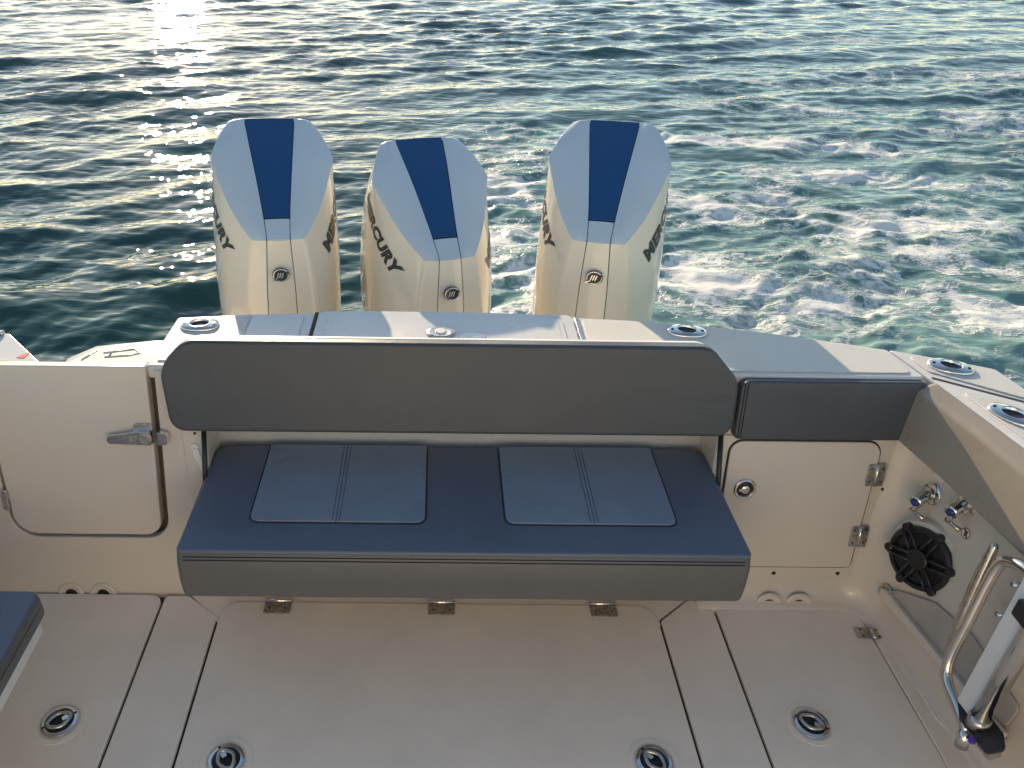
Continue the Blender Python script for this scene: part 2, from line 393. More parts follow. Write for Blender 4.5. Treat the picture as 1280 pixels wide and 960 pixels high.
floor_panel('fixed_panel', rpoly([(-1.013, -2), (-.797, -2), (-.797, 2.02, .02), (-.925, 2.118, .03), (-1.013, 2.118, .02)]), floor_o)
floor_panel('fixed_panel', rpoly([(.835, -2), (1.043, -2), (1.043, 2.118, .02), (.955, 2.118, .03), (.835, 2.02, .02)]), floor_o)
floor_panel('rear_lip', [(-.793, 2.0), (.831, 2.0), (.833, 2.028), (.957, 2.127), (.96, 2.60), (-.80, 2.60), (-.922, 2.127)], floor_o, top=-.005)
floor_panel('side_margin', rpoly([(1.600, -2), (1.74, -2), (1.74, 2.20), (1.598, 2.20), (1.50, 2.155), (1.54, 2.14, .03), (1.585, 2.04, .05)]), floor_o)
floor_panel('forward_panel', rpoly([(-.79, -3.9), (.83, -3.9), (.83, 1.01), (-.79, 1.01)]), floor_o)
floor_panel('forward_panel', rpoly([(-1.70, -3.9), (-1.022, -3.9), (-1.022, .99), (-1.70, .99)]), floor_o)
floor_panel('forward_panel', rpoly([(1.052, -3.9), (1.592, -3.9), (1.592, .99), (1.052, .99)]), floor_o)
floor_panel('port_margin', rpoly([(-1.70, .998), (-1.628, .998), (-1.628, 2.118), (-1.70, 2.118)]), floor_o)

def pull_latch(parent, x, y, a, r=.056):
    fr = Frame((x, y, 0), (math.cos(a), math.sin(a), 0), (-math.sin(a), math.cos(a), 0))
    fl = lathe('latch_recess', [(r * 1.42, .0), (r * 1.42, .0022), (r * 1.12, .0026), (r * 1.08, .0008)], fr, M['gelfloor'], parent, 36)
    b = lathe('pull_latch', [(r, .0015), (r, .006), (r * .93, .008), (r * .78, .008), (r * .74, .004)], fr, M['chrome'], parent, 36)
    lathe('latch_well', [(r * .74, .0042), (r * .73, .0045)], fr, M['darkmetal'], b, 30)
    k = [fr(r * .50 * math.cos(t) * (1 + .25 * math.cos(2 * t)), r * .44 * math.sin(t), .0085) for t in [i * math.pi / 10 for i in range(20)]]
    tube('pull_ring', k, r * .12, M['brushed'], b, 8, closed=True)
    prism('latch_tongue', [(fx * r, fy * r) for fx, fy in ((.15, -.13), (.62, -.2), (.62, .2), (.15, .13))], fr, .006, .0095, M['chrome'], b, .001)
    for s in (-1, 1): lathe('screw', [(r * .1, .007), (r * .08, .0088)], Frame(fr(s * r * .86, .0, 0), fr.ex, fr.ey), M['darkmetal'], b, 8)

def hinge(parent, fr, w, h1, h2, knuckle=.006):
    """butt hinge: knuckle along fr.ex, leaf down -ey (h1) and up ey (h2)"""
    lf = prism('hinge', rrect(-w / 2, -h1, w / 2, h2, .006, 3), fr, .0005, .004, M['brushed'], parent, .001)
    tube('hinge_pin', [fr(-w / 2, 0, .004), fr(w / 2, 0, .004)], knuckle, M['chrome'], lf, 10)
    for sx in (-.3, .3):
        for hy, cond in ((-h1 * .62, h1 > .012), (h2 * .62, h2 > .012)):
            if cond: lathe('screw', [(.0045, .004), (.0035, .0052)], Frame(fr(sx * w, hy, 0), fr.ex, fr.ey), M['darkmetal'], lf, 8)

# centre hatch
h = empty('floor_hatch', (0, 1.5, 0)); tag(h, 'large centre floor hatch under the bench with three hinges at its rear edge', 'hatch', 'cockpit floor hatches')
def local(o, par):                                   # parts are written in world metres; move them into their parent's space
    o.location = o.location - par.location
    return o
def adopt(par):
    for c in par.children:
        c.matrix_parent_inverse = Matrix.Translation(-Vector(par.location))
floor_panel('lid', rpoly([(-.788, 1.02), (.826, 1.02), (.826, 2.092, .075), (-.788, 2.092, .075)], 8), h)
for x in (-.580, .029, .631):
    hinge(h, Frame((x, 2.095, .0), (1, 0, 0), (0, 1, 0)), .098, .062, .012, .008)
pull_latch(h, -.633, 1.452, 2.2); pull_latch(h, .684, 1.462, 2.2)
adopt(h)
h = empty('floor_hatch', (-1.3, 1.5, 0)); tag(h, 'left floor hatch beside the grey lounge seat, with one round pull latch', 'hatch', 'cockpit floor hatches')
floor_panel('lid', rpoly([(-1.62, 1.0), (-1.022, 1.0), (-1.022, 2.122, .045), (-1.62, 2.122)], 6), h)
pull_latch(h, -1.196, 1.58, .6, .058); adopt(h)
h = empty('floor_hatch', (1.3, 1.5, 0)); tag(h, 'right floor hatch with one round latch, below the black speaker', 'hatch', 'cockpit floor hatches')
floor_panel('lid', rpoly([(1.052, 1.0), (1.592, 1.0), (1.578, 2.03, .05), (1.535, 2.128, .04), (1.052, 2.128, .03)], 6), h)
tube('moulded_ridge', [(1.625, 1.96, -.001), (1.640, 1.62, -.001), (1.655, 1.58, -.001), (1.70, 1.575, -.001)], .004, M['gelfloor'], floor_o, 8)
pull_latch(h, 1.222, 1.60, -.5, .056)
hinge(h, Frame((1.587, 1.968, 0), (.03, 1, 0), (-1, .03, 0)), .05, .032, .062, .006); adopt(h)

# ---- transom wall, port part with the door opening
wall = struct(prism('transom_wall', wp(rpoly([(-1.80, -.05), (-.80, -.05), (-.80, .878), (-.957, .878), (-.962, .60), (-.975, .235, .085), (-1.545, .235, .10), (-1.56, .60), (-1.58, .878), (-1.80, .878)], 7)), WALL, -.035, 0, M['gel'], None, .006, 3))
prism('liner_flange', wp(rpoly([(-.872, .0), (-.803, .0), (-.803, .86), (-.884, .86), (-.884, .64), (-.872, .31)])), WALL, .0005, .006, M['gel'], wall, .003)
prism('gap_light_block', wp([(-1.66, .15), (-.93, .15), (-.93, .875), (-1.03, .875), (-1.03, .30), (-1.50, .30), (-1.50, .875), (-1.66, .875)]), WALL, -.10, -.047, M['gap_block'], wall, .003)  # dark sheet added behind the door gap to stop sunlight glowing through
for x in (-1.373, -1.252):
    lathe('scupper_ring', [(.050, -.001), (.050, .004), (.044, .008), (.036, .007), (.030, .003), (.026, .0045), (.023, .002)], Frame(WALL(x, -.008), WALL.ex, WALL.ey), M['gel'], wall, 28)
    lathe('scupper_hole', [(.023, .0022), (.022, .0026)], Frame(WALL(x, -.008), WALL.ex, WALL.ey), M['darkmetal'], wall, 24)
prism('rail_clip', wp(rpoly([(-.848, .60, .01), (-.832, .60, .01), (-.815, .54, .01), (-.82, .50, .01), (-.832, .53, .01), (-.85, .57, .01)], 3)), WALL, .006, .014, M['whitep'], wall, .003)
lathe('clip_eye', [(.013, .006), (.013, .013), (.008, .013), (.007, .007)], Frame(WALL(-.842, .605 * WL), WALL.ex, WALL.ey), M['whitep'], wall, 16)
for x, z in ((-.838, .655), (-.815, .40)):
    lathe('screw', [(.006, .006), (.0045, .009)], Frame(WALL(x, z * WL), WALL.ex, WALL.ey), M['darkmetal'], wall, 10)
# bench recess behind the seat
rec = struct(box('bench_recess', (-.86, 2.46, -.03), (1.04, 2.49, .86), M['gel']))
for xa, xb in ((-.838, -.802), (.982, 1.016)):
    prism('recess_side', [(yw(-.02) - .001, -.02), (2.459, -.02), (2.459, .84), (yw(.84) - .001, .84)], Frame((0, 0, 0), (0, 1, 0), (0, 0, 1)), xa, xb, M['gel'], rec, .004)
# ---- inner liner: starboard transom part, rounded corner and side wall in one sheet
SX0, SK, SL = 1.628, .13, 1.0
def liner_path(z, n_arc=10):
    r = .15; y0 = yw(z); x1 = SX0 + .10 * z + .13 * r
    P = [(x, y0) for x in (.985, 1.05, 1.2, 1.4)]
    cx, cy = x1 - r, y0 - r
    P += [(cx + r * math.sin(a), cy + r * math.cos(a)) for a in [i * math.pi / 2 / n_arc for i in range(n_arc + 1)]]
    P += [(SX0 + .10 * z + SK * (yw(z) - y), y) for y in (1.85, 1.7, 1.4, 1.1, .8)] + [(SX0 + .10 * z + SK * 1.4 + .03, y) for y in (.2, -1, -3)]
    return P
V = []; zs = [-.03, .0, .006, .015, .03, .05, .075, .11, .16, .25, .4, .55, .70, .80, .872]
for z in zs:
    P = liner_path(z); inset = 0.0
    if z < .075: q = (.075 - max(z, 0)) / .075; inset = .055 * (1 - math.sqrt(max(0, 1 - q * q)))
    for j, (x, y) in enumerate(P):
        a = min(1, max(0, (j - 3) / 11.0)) * math.pi / 2
        V.append((x - inset * math.sin(a), y - inset * math.cos(a), z))
npth = len(liner_path(0))
F = [(i * npth + j, i * npth + j + 1, (i + 1) * npth + j + 1, (i + 1) * npth + j) for i in range(len(zs) - 1) for j in range(npth - 1)]
liner = struct(mesh('inner_liner', V, F, M['gel'], None, True))
so = liner.modifiers.new('solid', 'SOLIDIFY'); so.thickness = .02; so.offset = 1
for x in (1.26, 1.371):
    lathe('scupper_ring', [(.050, -.001), (.050, .004), (.044, .008), (.036, .007), (.030, .003), (.026, .0045), (.023, .002)], Frame(WALL(x, -.008, .022), WALL.ex, WALL.ey), M['gel'], liner, 28)
    lathe('scupper_hole', [(.023, .0022), (.022, .0026)], Frame(WALL(x, -.008, .022), WALL.ex, WALL.ey), M['darkmetal'], liner, 24)
# port side wall
pw = struct(mesh('port_side_wall', [(-1.66, -4, -.03), (-1.66, 2.2, -.03), (-1.70, -4, .88), (-1.70, 2.32, .88)], [(0, 1, 3, 2)], M['gel']))
so = pw.modifiers.new('solid', 'SOLIDIFY'); so.thickness = .03; so.offset = 0

# ---- decks (top at z = .89)
DZ = .89
rear = [(-.975, 2.672), (-.716, 2.704), (-.461, 2.720), (0, 2.727), (.469, 2.709), (.72, 2.688), (.943, 2.661), (1.15, 2.618), (1.329, 2.569), (1.48, 2.522), (1.603, 2.480)]
deck = struct(prism('transom_deck', rpoly([(-.986, 2.318, .01), (1.02, 2.30), (1.632, 2.292), (1.648, 2.300)] + [(1.606, 2.482)] + [(x, y, .0) for x, y in rear[::-1][1:]] + [], 4), FLAT, DZ - .05, DZ, M['geldeck'], None, .008, 3))
prism('left_corner_pad', [(-.955, 2.35), (-.700, 2.35), (-.700, 2.688), (-.945, 2.656)], FLAT, DZ + .0005, DZ + .004, M['nonskid'], deck, .002)
prism('smooth_pad', rpoly([(-.690, 2.35, .02), (-.500, 2.35, .02), (-.500, 2.700, .02), (-.690, 2.690, .02)]), FLAT, DZ + .0005, DZ + .005, M['geldeck'], deck, .003)
prism('seam_gap', [(-.463, 2.33), (-.449, 2.33), (-.449, 2.7205), (-.463, 2.720)], FLAT, DZ + .0005, DZ + .0025, M['gasket'], deck)
prism('nonskid_pad', rpoly([(.545, 2.325, .01), (1.035, 2.318, 0), (1.612, 2.315, .02), (1.583, 2.468, .02), (1.329, 2.55), (1.15, 2.600), (.943, 2.642), (.72, 2.669), (.545, 2.684, .02)]), FLAT, DZ + .0005, DZ + .0045, M['nonskid'], deck, .002)
transom_face = prism('transom_face', [(x, y - .012) for x, y in rear] + [(1.60, 2.40), (-.97, 2.40)], FLAT, -.06, DZ - .052, M['geldeck'], deck)
# transom lid
lid = empty('deck_hatch', (0, 2.6, DZ)); tag(lid, 'smooth glossy lid set in the deck between the two nonskid ends, behind the backrest', 'hatch')
prism('lid_panel', rpoly([(-.446, 2.345, .02), (.512, 2.345, .02), (.512, 2.702, .03), (.2, 2.715), (-.2, 2.720), (-.446, 2.714, .03)]), FLAT, DZ + .003, DZ + .011, M['geldeck'], lid, .005, 3)
prism('lid_rim', rpoly([(-.405, 2.36, .02), (.470, 2.36, .02), (.470, 2.668, .03), (-.405, 2.682, .03)]), FLAT, DZ + .0115, DZ + .016, M['geldeck'], lid, .004, 3)
prism('lid_inset', rpoly([(-.385, 2.37, .02), (.450, 2.37, .02), (.450, 2.652, .03), (-.385, 2.666, .03)]), FLAT, DZ + .0165, DZ + .018, M['geldeck'], lid, .001)
prism('side_strip', [(.520, 2.33), (.535, 2.33), (.535, 2.699), (.520, 2.701)], FLAT, DZ + .001, DZ + .006, M['brushed'], lid, .001)
lt = lathe('lid_latch', [(.052, .018), (.052, .024), (.046, .027), (.036, .026)], Frame((.015, 2.535, DZ), (1, 0, 0), (0, 1, 0)), M['brushed'], lid, 32, 1.0, .8)
lathe('latch_button', [(.02, .026), (.018, .031)], Frame((.015, 2.535, DZ), (1, 0, 0), (0, 1, 0)), M['whitep'], lt, 16)
lathe('vent_disc', [(.04, .018), (.038, .022)], Frame((.13, 2.51, DZ), (1, 0, 0), (0, 1, 0)), M['brushed'], lid, 28, 1.2, .7)
adopt(lid)
# starboard corner deck and side gunwale
gun = struct(prism('gunwale', rpoly([(1.655, 2.290), (1.668, 2.252), (1.742, 1.894), (1.81, 1.3), (1.85, .4), (1.87, -3), (2.13, -3), (2.12, .6), (2.06, 1.3), (1.945, 2.205), (1.918, 2.352, .02), (1.808, 2.403), (1.612, 2.480)], 4), FLAT, DZ - .05, DZ + .0015, M['geldeck'], None, .008, 3))
prism('gunwale_seam', [(1.662, 2.284), (1.945, 2.105), (1.948, 2.115), (1.667, 2.293)], FLAT, DZ + .002, DZ + .0032, M['gasket'], gun)
prism('nonskid_pad', rpoly([(1.672, 2.325, .02), (1.905, 2.160, .02), (1.922, 2.20), (1.896, 2.335, .02), (1.80, 2.378), (1.648, 2.440, .02)]), FLAT, DZ + .002, DZ + .006, M['nonskid'], gun, .002)
prism('nonskid_pad', rpoly([(1.708, 2.222, .02), (1.772, 1.894), (1.84, 1.3), (1.88, .4), (2.08, .4), (2.03, 1.3), (1.932, 2.06, .02)]), FLAT, DZ + .002, DZ + .006, M['nonskid'], gun, .002)
gface = prism('hull_topside', [(1.85, 2.34), (1.945, 2.19), (2.05, 1.3), (2.11, .6), (2.12, -3), (2.09, -3), (2.08, .6), (2.02, 1.3), (1.92, 2.19), (1.83, 2.32), (1.6, 2.42), (1.605, 2.45)], FLAT, -.06, DZ - .052, M['geldeck'], gun)
# port gunwale end
pg = struct(prism('port_gunwale', rpoly([(-1.60, 2.30), (-1.375, 2.385, .01), (-1.585, 2.600, .02), (-1.68, 2.60, .03), (-2.0, 2.25), (-2.1, .6), (-2.1, -3), (-1.72, -3), (-1.72, 2.28)], 4), FLAT, DZ - .06, DZ - .035, M['geldeck'], None, .006, 3))
mk = prism('red_mark', [(-1.480, 2.423), (-1.452, 2.418), (-1.446, 2.462), (-1.462, 2.447)], FLAT, DZ - .0345, DZ - .0335, M['red'], pg)
box('end_cap', (-1.66, 2.575, DZ - .0345), (-1.60, 2.60, DZ - .02), M['chrome'], pg, .004)
# unseen superstructure added to bounce warm sun into the cockpit and block blue sky
cab = struct(prism('bounce_cabin', rpoly([(-1.35, -.95, .08), (1.35, -.95, .08), (1.35, -3.6), (-1.35, -3.6)]), FLAT, -.02, 1.95, M['whitep'], None, .03, 3))
prism('bounce_cabin_door', [(x, z) for x, z in rrect(-.28, .12, .28, 1.82, .08)], Frame((.75, -.948, 0), (-1, 0, 0), (0, 0, 1)), .0, .02, M['gel'], cab, .006)
for xx in (-.75, -.05): prism('bounce_seat_back', rrect(xx - .28, 1.0, xx + .28, 1.75, .08), Frame((0, -.948, 0), (1, 0, 0), (0, 0, 1)), -.10, .0, M['vinyl_side'], cab, .03, 3)
top = struct(prism('sky_block_top', rpoly([(-1.5, -.75, .25), (1.5, -.75, .25), (1.4, -4.2, .3), (-1.4, -4.2, .3)], 8), FLAT, 2.95, 3.05, M['gel'], None, .03, 3))  # roof added out of view to keep blue skylight off the cockpit
for xx in (-1.2, 1.2):
    tube('sky_block_post', [(xx, -1.05, 1.9), (xx * 1.05, -.75, 2.96)], .035, M['chrome'], top, 12)
    tube('sky_block_post', [(xx, -3.3, 1.9), (xx * 1.05, -3.5, 2.96)], .035, M['chrome'], top, 12)
# swim platform
plat = struct(prism('swim_platform', rpoly([(-.6, 2.9), (-.6, 3.55, .05), (-1.424, 3.545), (-1.706, 3.480), (-1.80, 3.36, .06), (-1.86, 2.6)]), FLAT, .22, .30, M['geldeck'], None, .012, 3))
prism('nonskid_pad', rpoly([(-.65, 3.0), (-.65, 3.51, .03), (-1.42, 3.51), (-1.68, 3.45, .02), (-1.77, 3.32), (-1.80, 3.0)]), FLAT, .301, .305, M['nonskid'], plat, .002)
for pl in ([(-1.64, 3.40), (-1.50, 3.44)], [(-1.60, 3.47), (-1.60, 3.36)], [(-1.68, 3.42), (-1.72, 3.33)], [(-1.5, 3.44), (-1.46, 3.40), (-1.5, 3.38), (-1.62, 3.36)]):
    tube('ladder_slot', [(x, y, .304) for x, y in pl], .005, M['brushed'], plat, 6)
# outer hull side, port
box('hull_topside', (-2.02, -3, -.06), (-1.98, 2.25, DZ - .062), M['geldeck'], pg)

# ------------------------------------------------------------------ transom door
door = empty('transom_door', (-1.25, 2.2, .25)); tag(door, 'flat cream transom door with latch at its right edge, left of the bench', 'door')
prism('door_panel', wp(rpoly([(-1.532, .249, .085), (-1.0, .249, .06), (-.988, .60), (-.982, .893, .012), (-1.566, .893, .012), (-1.548, .60)], 7)), WALL, -.045, .004, M['gel'], door, .007, 3)
lf = prism('latch_handle', wp(rpoly([(-1.138, .622, .012), (-.985, .618, .004), (-.985, .668, .004), (-1.02, .668), (-1.138, .650, .012)], 3)), WALL, .010, .030, M['chrome'], door, .006, 3)
prism('latch_plate', wp(rpoly([(-1.06, .612), (-.985, .612), (-.985, .690, .01), (-1.05, .690, .02)], 3)), WALL, .0045, .010, M['brushed'], door, .002)
prism('latch_button', wp(rrect(-1.06, .630, -1.035, .655, .003, 2)), WALL, .0302, .0325, M['brushed'], lf, .001)
lathe('latch_pivot', [(.024, .0302), (.022, .034)], Frame(WALL(-1.003, .645 * WL), WALL.ex, WALL.ey), M['brushed'], lf, 18)
kp = prism('latch_keeper', wp(rpoly([(-.962, .618, .004), (-.928, .622, .008), (-.926, .660, .008), (-.962, .668, .004)], 3)), WALL, .008, .032, M['chrome'], door, .005, 3)
prism('door_hinge', wp(rrect(-1.553, .352, -1.533, .432, .006, 3)), WALL, .005, .020, M['brushed'], door, .004)
adopt(door)

# ------------------------------------------------------------------ locker door (starboard of the bench)
lk = empty('locker_door', (1.3, 2.18, .15)); tag(lk, 'square locker door with round lock and two hinges, right of the bench', 'door')
prism('door_frame', wp(rpoly([(1.00, .098, .04), (1.60, .098, .07), (1.617, .40), (1.622, .668), (1.00, .668)], 6)), WALL, .0015, .007, M['gel'], lk, .004, 3)
prism('gasket', wp(rpoly([(1.020, .143, .02), (1.543, .143, .02), (1.562, .655, .055), (1.024, .655, .05)], 6)), WALL, .0072, .0085, M['gasket'], lk)
prism('door_panel', wp(rpoly([(1.026, .149, .015), (1.537, .149, .015), (1.556, .650, .05), (1.030, .650, .045)], 6)), WALL, .0088, .017, M['gel'], lk, .004, 3)
for z, x in ((.527, 1.555), (.282, 1.545)):
    fr = Frame(WALL(x, z * WL, .0168), (WALL.ey), (-WALL.ex))
    hinge(lk, fr, .085, .030, .034, .005)
fr = Frame(WALL(1.101, .468 * WL, .017), WALL.ex, WALL.ey)
rg = lathe('round_lock', [(.040, .0), (.040, .004), (.036, .007), (.031, .007), (.029, .003)], fr, M['chrome'], lk, 32)
lathe('lock_well', [(.029, .0032), (.028, .0038)], fr, M['darkmetal'], rg, 24)
lathe('lock_barrel', [(.016, .0038), (.016, .009), (.013, .011)], fr, M['chrome'], rg, 20)
prism('lock_lever', rrect(-.024, -.006, .006, .006, .004, 3), fr, .009, .012, M['brushed'], rg, .001)
for x, z in ((1.597, .467), (1.580, .189), (1.503, .119), (1.265, .117)):
    lathe('screw', [(.008, .007), (.006, .0105)], Frame(WALL(x, z * WL), WALL.ex, WALL.ey), M['darkmetal'], lk, 12)
adopt(lk)

# ------------------------------------------------------------------ bench
SZ = .53
bench = empty('transom_bench', (.09, 2.1, .34)); tag(bench, 'fold-down bench with blue grey seat panels and a long dark grey backrest, below the motors', 'bench')
def seat_shell(name, x0, x1, prof, m, r=.03):
    """profile in (y, z) swept along x with shrunken rounded ends"""
    cy = sum(p[0] for p in prof) / len(prof); cz = sum(p[1] for p in prof) / len(prof)
    xs = []
    for k in range(5): a = k * math.pi / 8; xs.append((x0 + r * (1 - math.sin(a)), r * (1 - math.cos(a)), True))
    xs = xs[::-1]
    st = [(x0 + r * (1 - math.cos(a)), r * (1 - math.sin(a))) for a in [k * math.pi / 8 for k in range(5)]]
    st += [(x0 + (x1 - x0) * t, 0) for t in (.25, .5, .75)]
    st += [(x1 - r * (1 - math.cos(a)), r * (1 - math.sin(a))) for a in [k * math.pi / 8 for k in range(4, -1, -1)]]
    V = []; n = len(prof)
    for x, ins in st:
        for y, z in prof:
            d = Vector((y - cy, z - cz)); 
            hy = max(abs(p[0] - cy) for p in prof); hz = max(abs(p[1] - cz) for p in prof)
            V.append((x, cy + d.x * (1 - ins / hy), cz + d.y * (1 - ins / hz)))
    F = [(i * n + k, i * n + (k + 1) % n, (i + 1) * n + (k + 1) % n, (i + 1) * n + k) for i in range(len(st) - 1) for k in range(n)]
    F += [tuple(range(n))[::-1], tuple(range((len(st) - 1) * n, len(st) * n))]
    return mesh(name, V, F, m, None, True)
yF, yB = 1.80, 2.362
prof_body = rpoly([(yB, SZ - .005, .03), (yF + .03, SZ - .005), (yF + .02, SZ - .012), (yF + .004, SZ - .05), (yF - .002, SZ - .12), (yF + .004, SZ - .198, .02), (yF + .05, SZ - .212), (yB, SZ - .212, .02)], 5)
body = seat_shell('cushion_body', -.810, .994, prof_body, M['vinyl'], .022); body.parent = bench
tp = prism('seat_border', rpoly([(-.805, yF + .012, .018), (.989, yF + .012, .018), (.979, yB - .004, .05), (-.795, yB - .004, .05)], 6), FLAT, SZ - .016, SZ, M['vinyl_dark'], bench, .010, 4)
def insert(x0, x1, xs):
    for a, b, ra, rb in ((x0, xs - .0008, .03, .002), (xs + .0008, x1, .002, .03)):
        prism('insert_panel', rpoly([(a, 1.945, ra), (b, 1.945, rb), (b, yB - .006, .004), (a, yB - .006, .004)], 5), FLAT, SZ + .0005, SZ + .007, M['vinyl_ins'], bench, .005, 4)
    for dx in (-.012, .012):
        tube('stitching', [(xs + dx, 1.952, SZ + .0068), (xs + dx, yB - .016, SZ + .0068)], .0011, M['stitch'], bench, 5)
    tube('stitching', [Vector((x, y, SZ + .001)) for x, y in rpoly([(x0 - .004, yB - .01), (x0 - .004, 1.941, .03), (x1 + .004, 1.941, .03), (x1 + .004, yB - .01)], 5)], .0018, M['stitch'], bench, 5)
insert(-.600, -.032, -.320); insert(.232, .786, .519)
for dz, dy in ((-.013, .0165), (-.027, .0108), (-.037, .0066)):
    tube('stitching', [(-.785, yF + dy, SZ + dz), (.97, yF + dy, SZ + dz)], .0014, M['stitch'], bench, 5)
box('seat_base', (-.77, 1.86, SZ - .226), (.955, 2.36, SZ - .210), M['gel'], bench, .004)
for s in (-1, 1):
    xx = -.806 + .004 if s < 0 else .988
    tube('gas_strut', [(xx, 2.26, .70), (xx, 2.13, .42)], .009, M['black'], bench, 10)
    tube('strut_rod', [(xx, 2.15, .465), (xx, 2.06, .30)], .0055, M['chrome'], bench, 8)

# backrest
BK = Frame((0, 2.2 - .21 * .7, 0), (1, 0, 0), (0, .21, 1)); BL = math.sqrt(1 + .21 ** 2)
bp_ = [(x, z * BL) for x, z in rpoly([(-.828, 1.018, .10), (.900, 1.013, .08), (1.007, .895, .10), (1.008, .70, .055), (-.898, .70, .055), (-.918, .925, .12)], 9)]
bk = prism('backrest', bp_, BK, -.055, 0, M['vinyl_back'], bench, .014, 4)
prism('back_shell', [(x * .992, z * .992 + .006) for x, z in bp_], BK, -.083, -.0555, M['whitep'], bk, .008, 3)
for xx in (-.55, .65):
    box('mount_arm', (xx - .03, 2.325, .78), (xx + .03, 2.44, .84), M['brushed'], bk, .004)
adopt(bench)

# coaming bolsters
cb = tag(prism('coaming_bolster', wp(rpoly([(1.022, .668, .02), (1.640, .668, .01), (1.648, .878, .02), (1.022, .878, .03)], 5)), WALL, .002, .045, M['vinyl_back'], None, .018, 4), 'short dark grey padded bolster right of the backrest, above the locker door', 'bolster')
for dx in (0, .010):
    tube('piping', [WALL(1.034 + dx, .675 * WL, .0455), WALL(1.034 + dx, .868 * WL, .0455)], .0018, M['stitch'], cb, 6)
    tube('piping', [WALL(1.622 + dx, .675 * WL, .0455), WALL(1.630 + dx, .868 * WL, .0455)], .0018, M['stitch'], cb, 6)
# side bolster: profile swept along the gunwale
def side_bolster():
    st = [(2.262, 0.0), (2.25, .004), (2.0, .0), (1.7, 0), (1.3, 0), (.9, 0), (.3, 0), (-1.0, 0), (-2.5, 0)]
    V = []; n = None
    for y, ins in st:
        xo = np.interp(2.27 - y, [0, .37, .97, 1.87, 5], [1.664, 1.738, 1.806, 1.846, 1.866])
        prof = rpoly([(xo + .02, .887, .006), (xo - .004, .887, .01), (xo - .052, .868, .035), (xo - .088, .672, .02), (xo + .02, .650)], 6)
        n = len(prof)
        cz = .77
        for x, z in prof: V.append((x, y, z))
    F = [(i * n + k, i * n + (k + 1) % n, (i + 1) * n + (k + 1) % n, (i + 1) * n + k) for i in range(len(st) - 1) for k in range(n)]
    F += [tuple(range(n))[::-1], tuple(range((len(st) - 1) * n, len(st) * n))]
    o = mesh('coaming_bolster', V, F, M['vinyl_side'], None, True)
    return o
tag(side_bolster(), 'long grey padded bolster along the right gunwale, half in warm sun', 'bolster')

# ------------------------------------------------------------------ rod holders
def rod_holder():
    t = empty('rod_holder')
    fr = Frame((0, 0, 0), (1, 0, 0), (0, 1, 0))
    n = 40
    def ring(sc, z): return [fr(.072 * sc * math.copysign(abs(math.cos(a)) ** .92, math.cos(a)) , .047 * sc * math.copysign(abs(math.sin(a)) ** .85, math.sin(a)), z) for a in [2 * math.pi * i / n for i in range(n)]]
    def hole(r, z): return [fr(r * math.cos(a), r * .92 * math.sin(a), z) for a in [2 * math.pi * i / n for i in range(n)]]
    rows = [ring(1, 0), ring(1, .004), ring(.94, .009), ring(.80, .011), hole(.038, .0135), hole(.036, .014), hole(.0335, .0115), hole(.033, -.03)]
    V = [v for r in rows for v in r]
    F = [(i * n + k, i * n + (k + 1) % n, (i + 1) * n + (k + 1) % n, (i + 1) * n + k) for i in range(len(rows) - 1) for k in range(n)]
    o = mesh('flange', V, F, M['chrome'], t, True)
    lathe('tube_hole', [(.0325, .003), (.032, .0035)], fr, M['darkmetal'], t, 24)
    for s in (-1, 1): lathe('screw', [(.0065, .0100), (.0052, .0140)], Frame((s * .0535, -.006, 0), (1, 0, 0), (0, 1, 0)), M['darkmetal'], t, 10)
    return t
r0 = rod_holder()
RH = [((-.873, 2.602, DZ + .004), 0, 'sunlit flush steel rod holder on the left end of the transom deck'),
      ((.919, 2.590, DZ + .0045), -.1, 'flush steel rod holder on the nonskid pad behind the right end of the backrest'),
      ((1.759, 2.352, DZ + .006), -.35, 'flush steel rod holder on the rear corner of the right gunwale, beyond the deck seam'),
      ((1.797, 2.060, DZ + .006), -.9, 'flush steel rod holder on the right gunwale, cut by the right edge of the photo')]
for i, (loc, rz, lb) in enumerate(RH):
    o = r0 if i == 0 else copy_tree(r0)
    o.location = loc; o.rotation_euler = (0, 0, rz); tag(o, lb, 'rod holder', 'flush rod holders along the deck')

# ------------------------------------------------------------------ side wall fittings
def xw_(y, z): return SX0 + .10 * z + SK * (yw(z) - y)
def sf(y, z, d=0, yaw=0.0, pitch=0.0):
    """frame on the side wall: ex runs forward, ey up, n into the cockpit"""
    ex = Vector((SK, -1, 0)).normalized(); ey = Vector((.10 + SK * .2, 0, 1)); ey = (ey - ex * ey.dot(ex)).normalized()
    n = ex.cross(ey); n = n if n.x < 0 else -n
    if yaw:
        q = Matrix.Rotation(yaw, 3, ey); ex = q @ ex; n = q @ n
    if pitch:
        q = Matrix.Rotation(pitch, 3, ex); ey = q @ ey; n = q @ n
    f = Frame((0, 0, 0), ex, ey); f.n = n; f.o = Vector((xw_(y, z), y, z)) + n * d
    return f
def sp_(y, z): return Vector((xw_(y, z), y, z))
def _off(f, a, b):
    g = Frame((0, 0, 0), f.ex, f.ey); g.o = f(a, b, 0); g.n = f.n; return g
sp = empty('wall_speaker', sp_(2.0, .33)); tag(sp, 'black round speaker with six spoke grille low on the right wall', 'speaker')
fr = sf(2.01, .34, .012, R(16), 0)
lathe('mount_ring', [(.140, -.06), (.133, -.004), (.127, .005), (.119, .008), (.105, .008)], fr, M['gel'], sp, 48)
lathe('rim', [(0.1126, .004), (0.1126, .022), (0.1056, .028), (0.0950, .028), (0.0915, .016)], fr, M['black'], sp, 48)
lathe('surround', [(0.0915, .012), (0.0862, .018), (0.0774, .018), (0.0722, .012)], fr, M['black'], sp, 40)
lathe('cone', [(0.0739, .011), (0.0528, .0085), (0.0317, .0065)], fr, M['cone'], sp, 40)
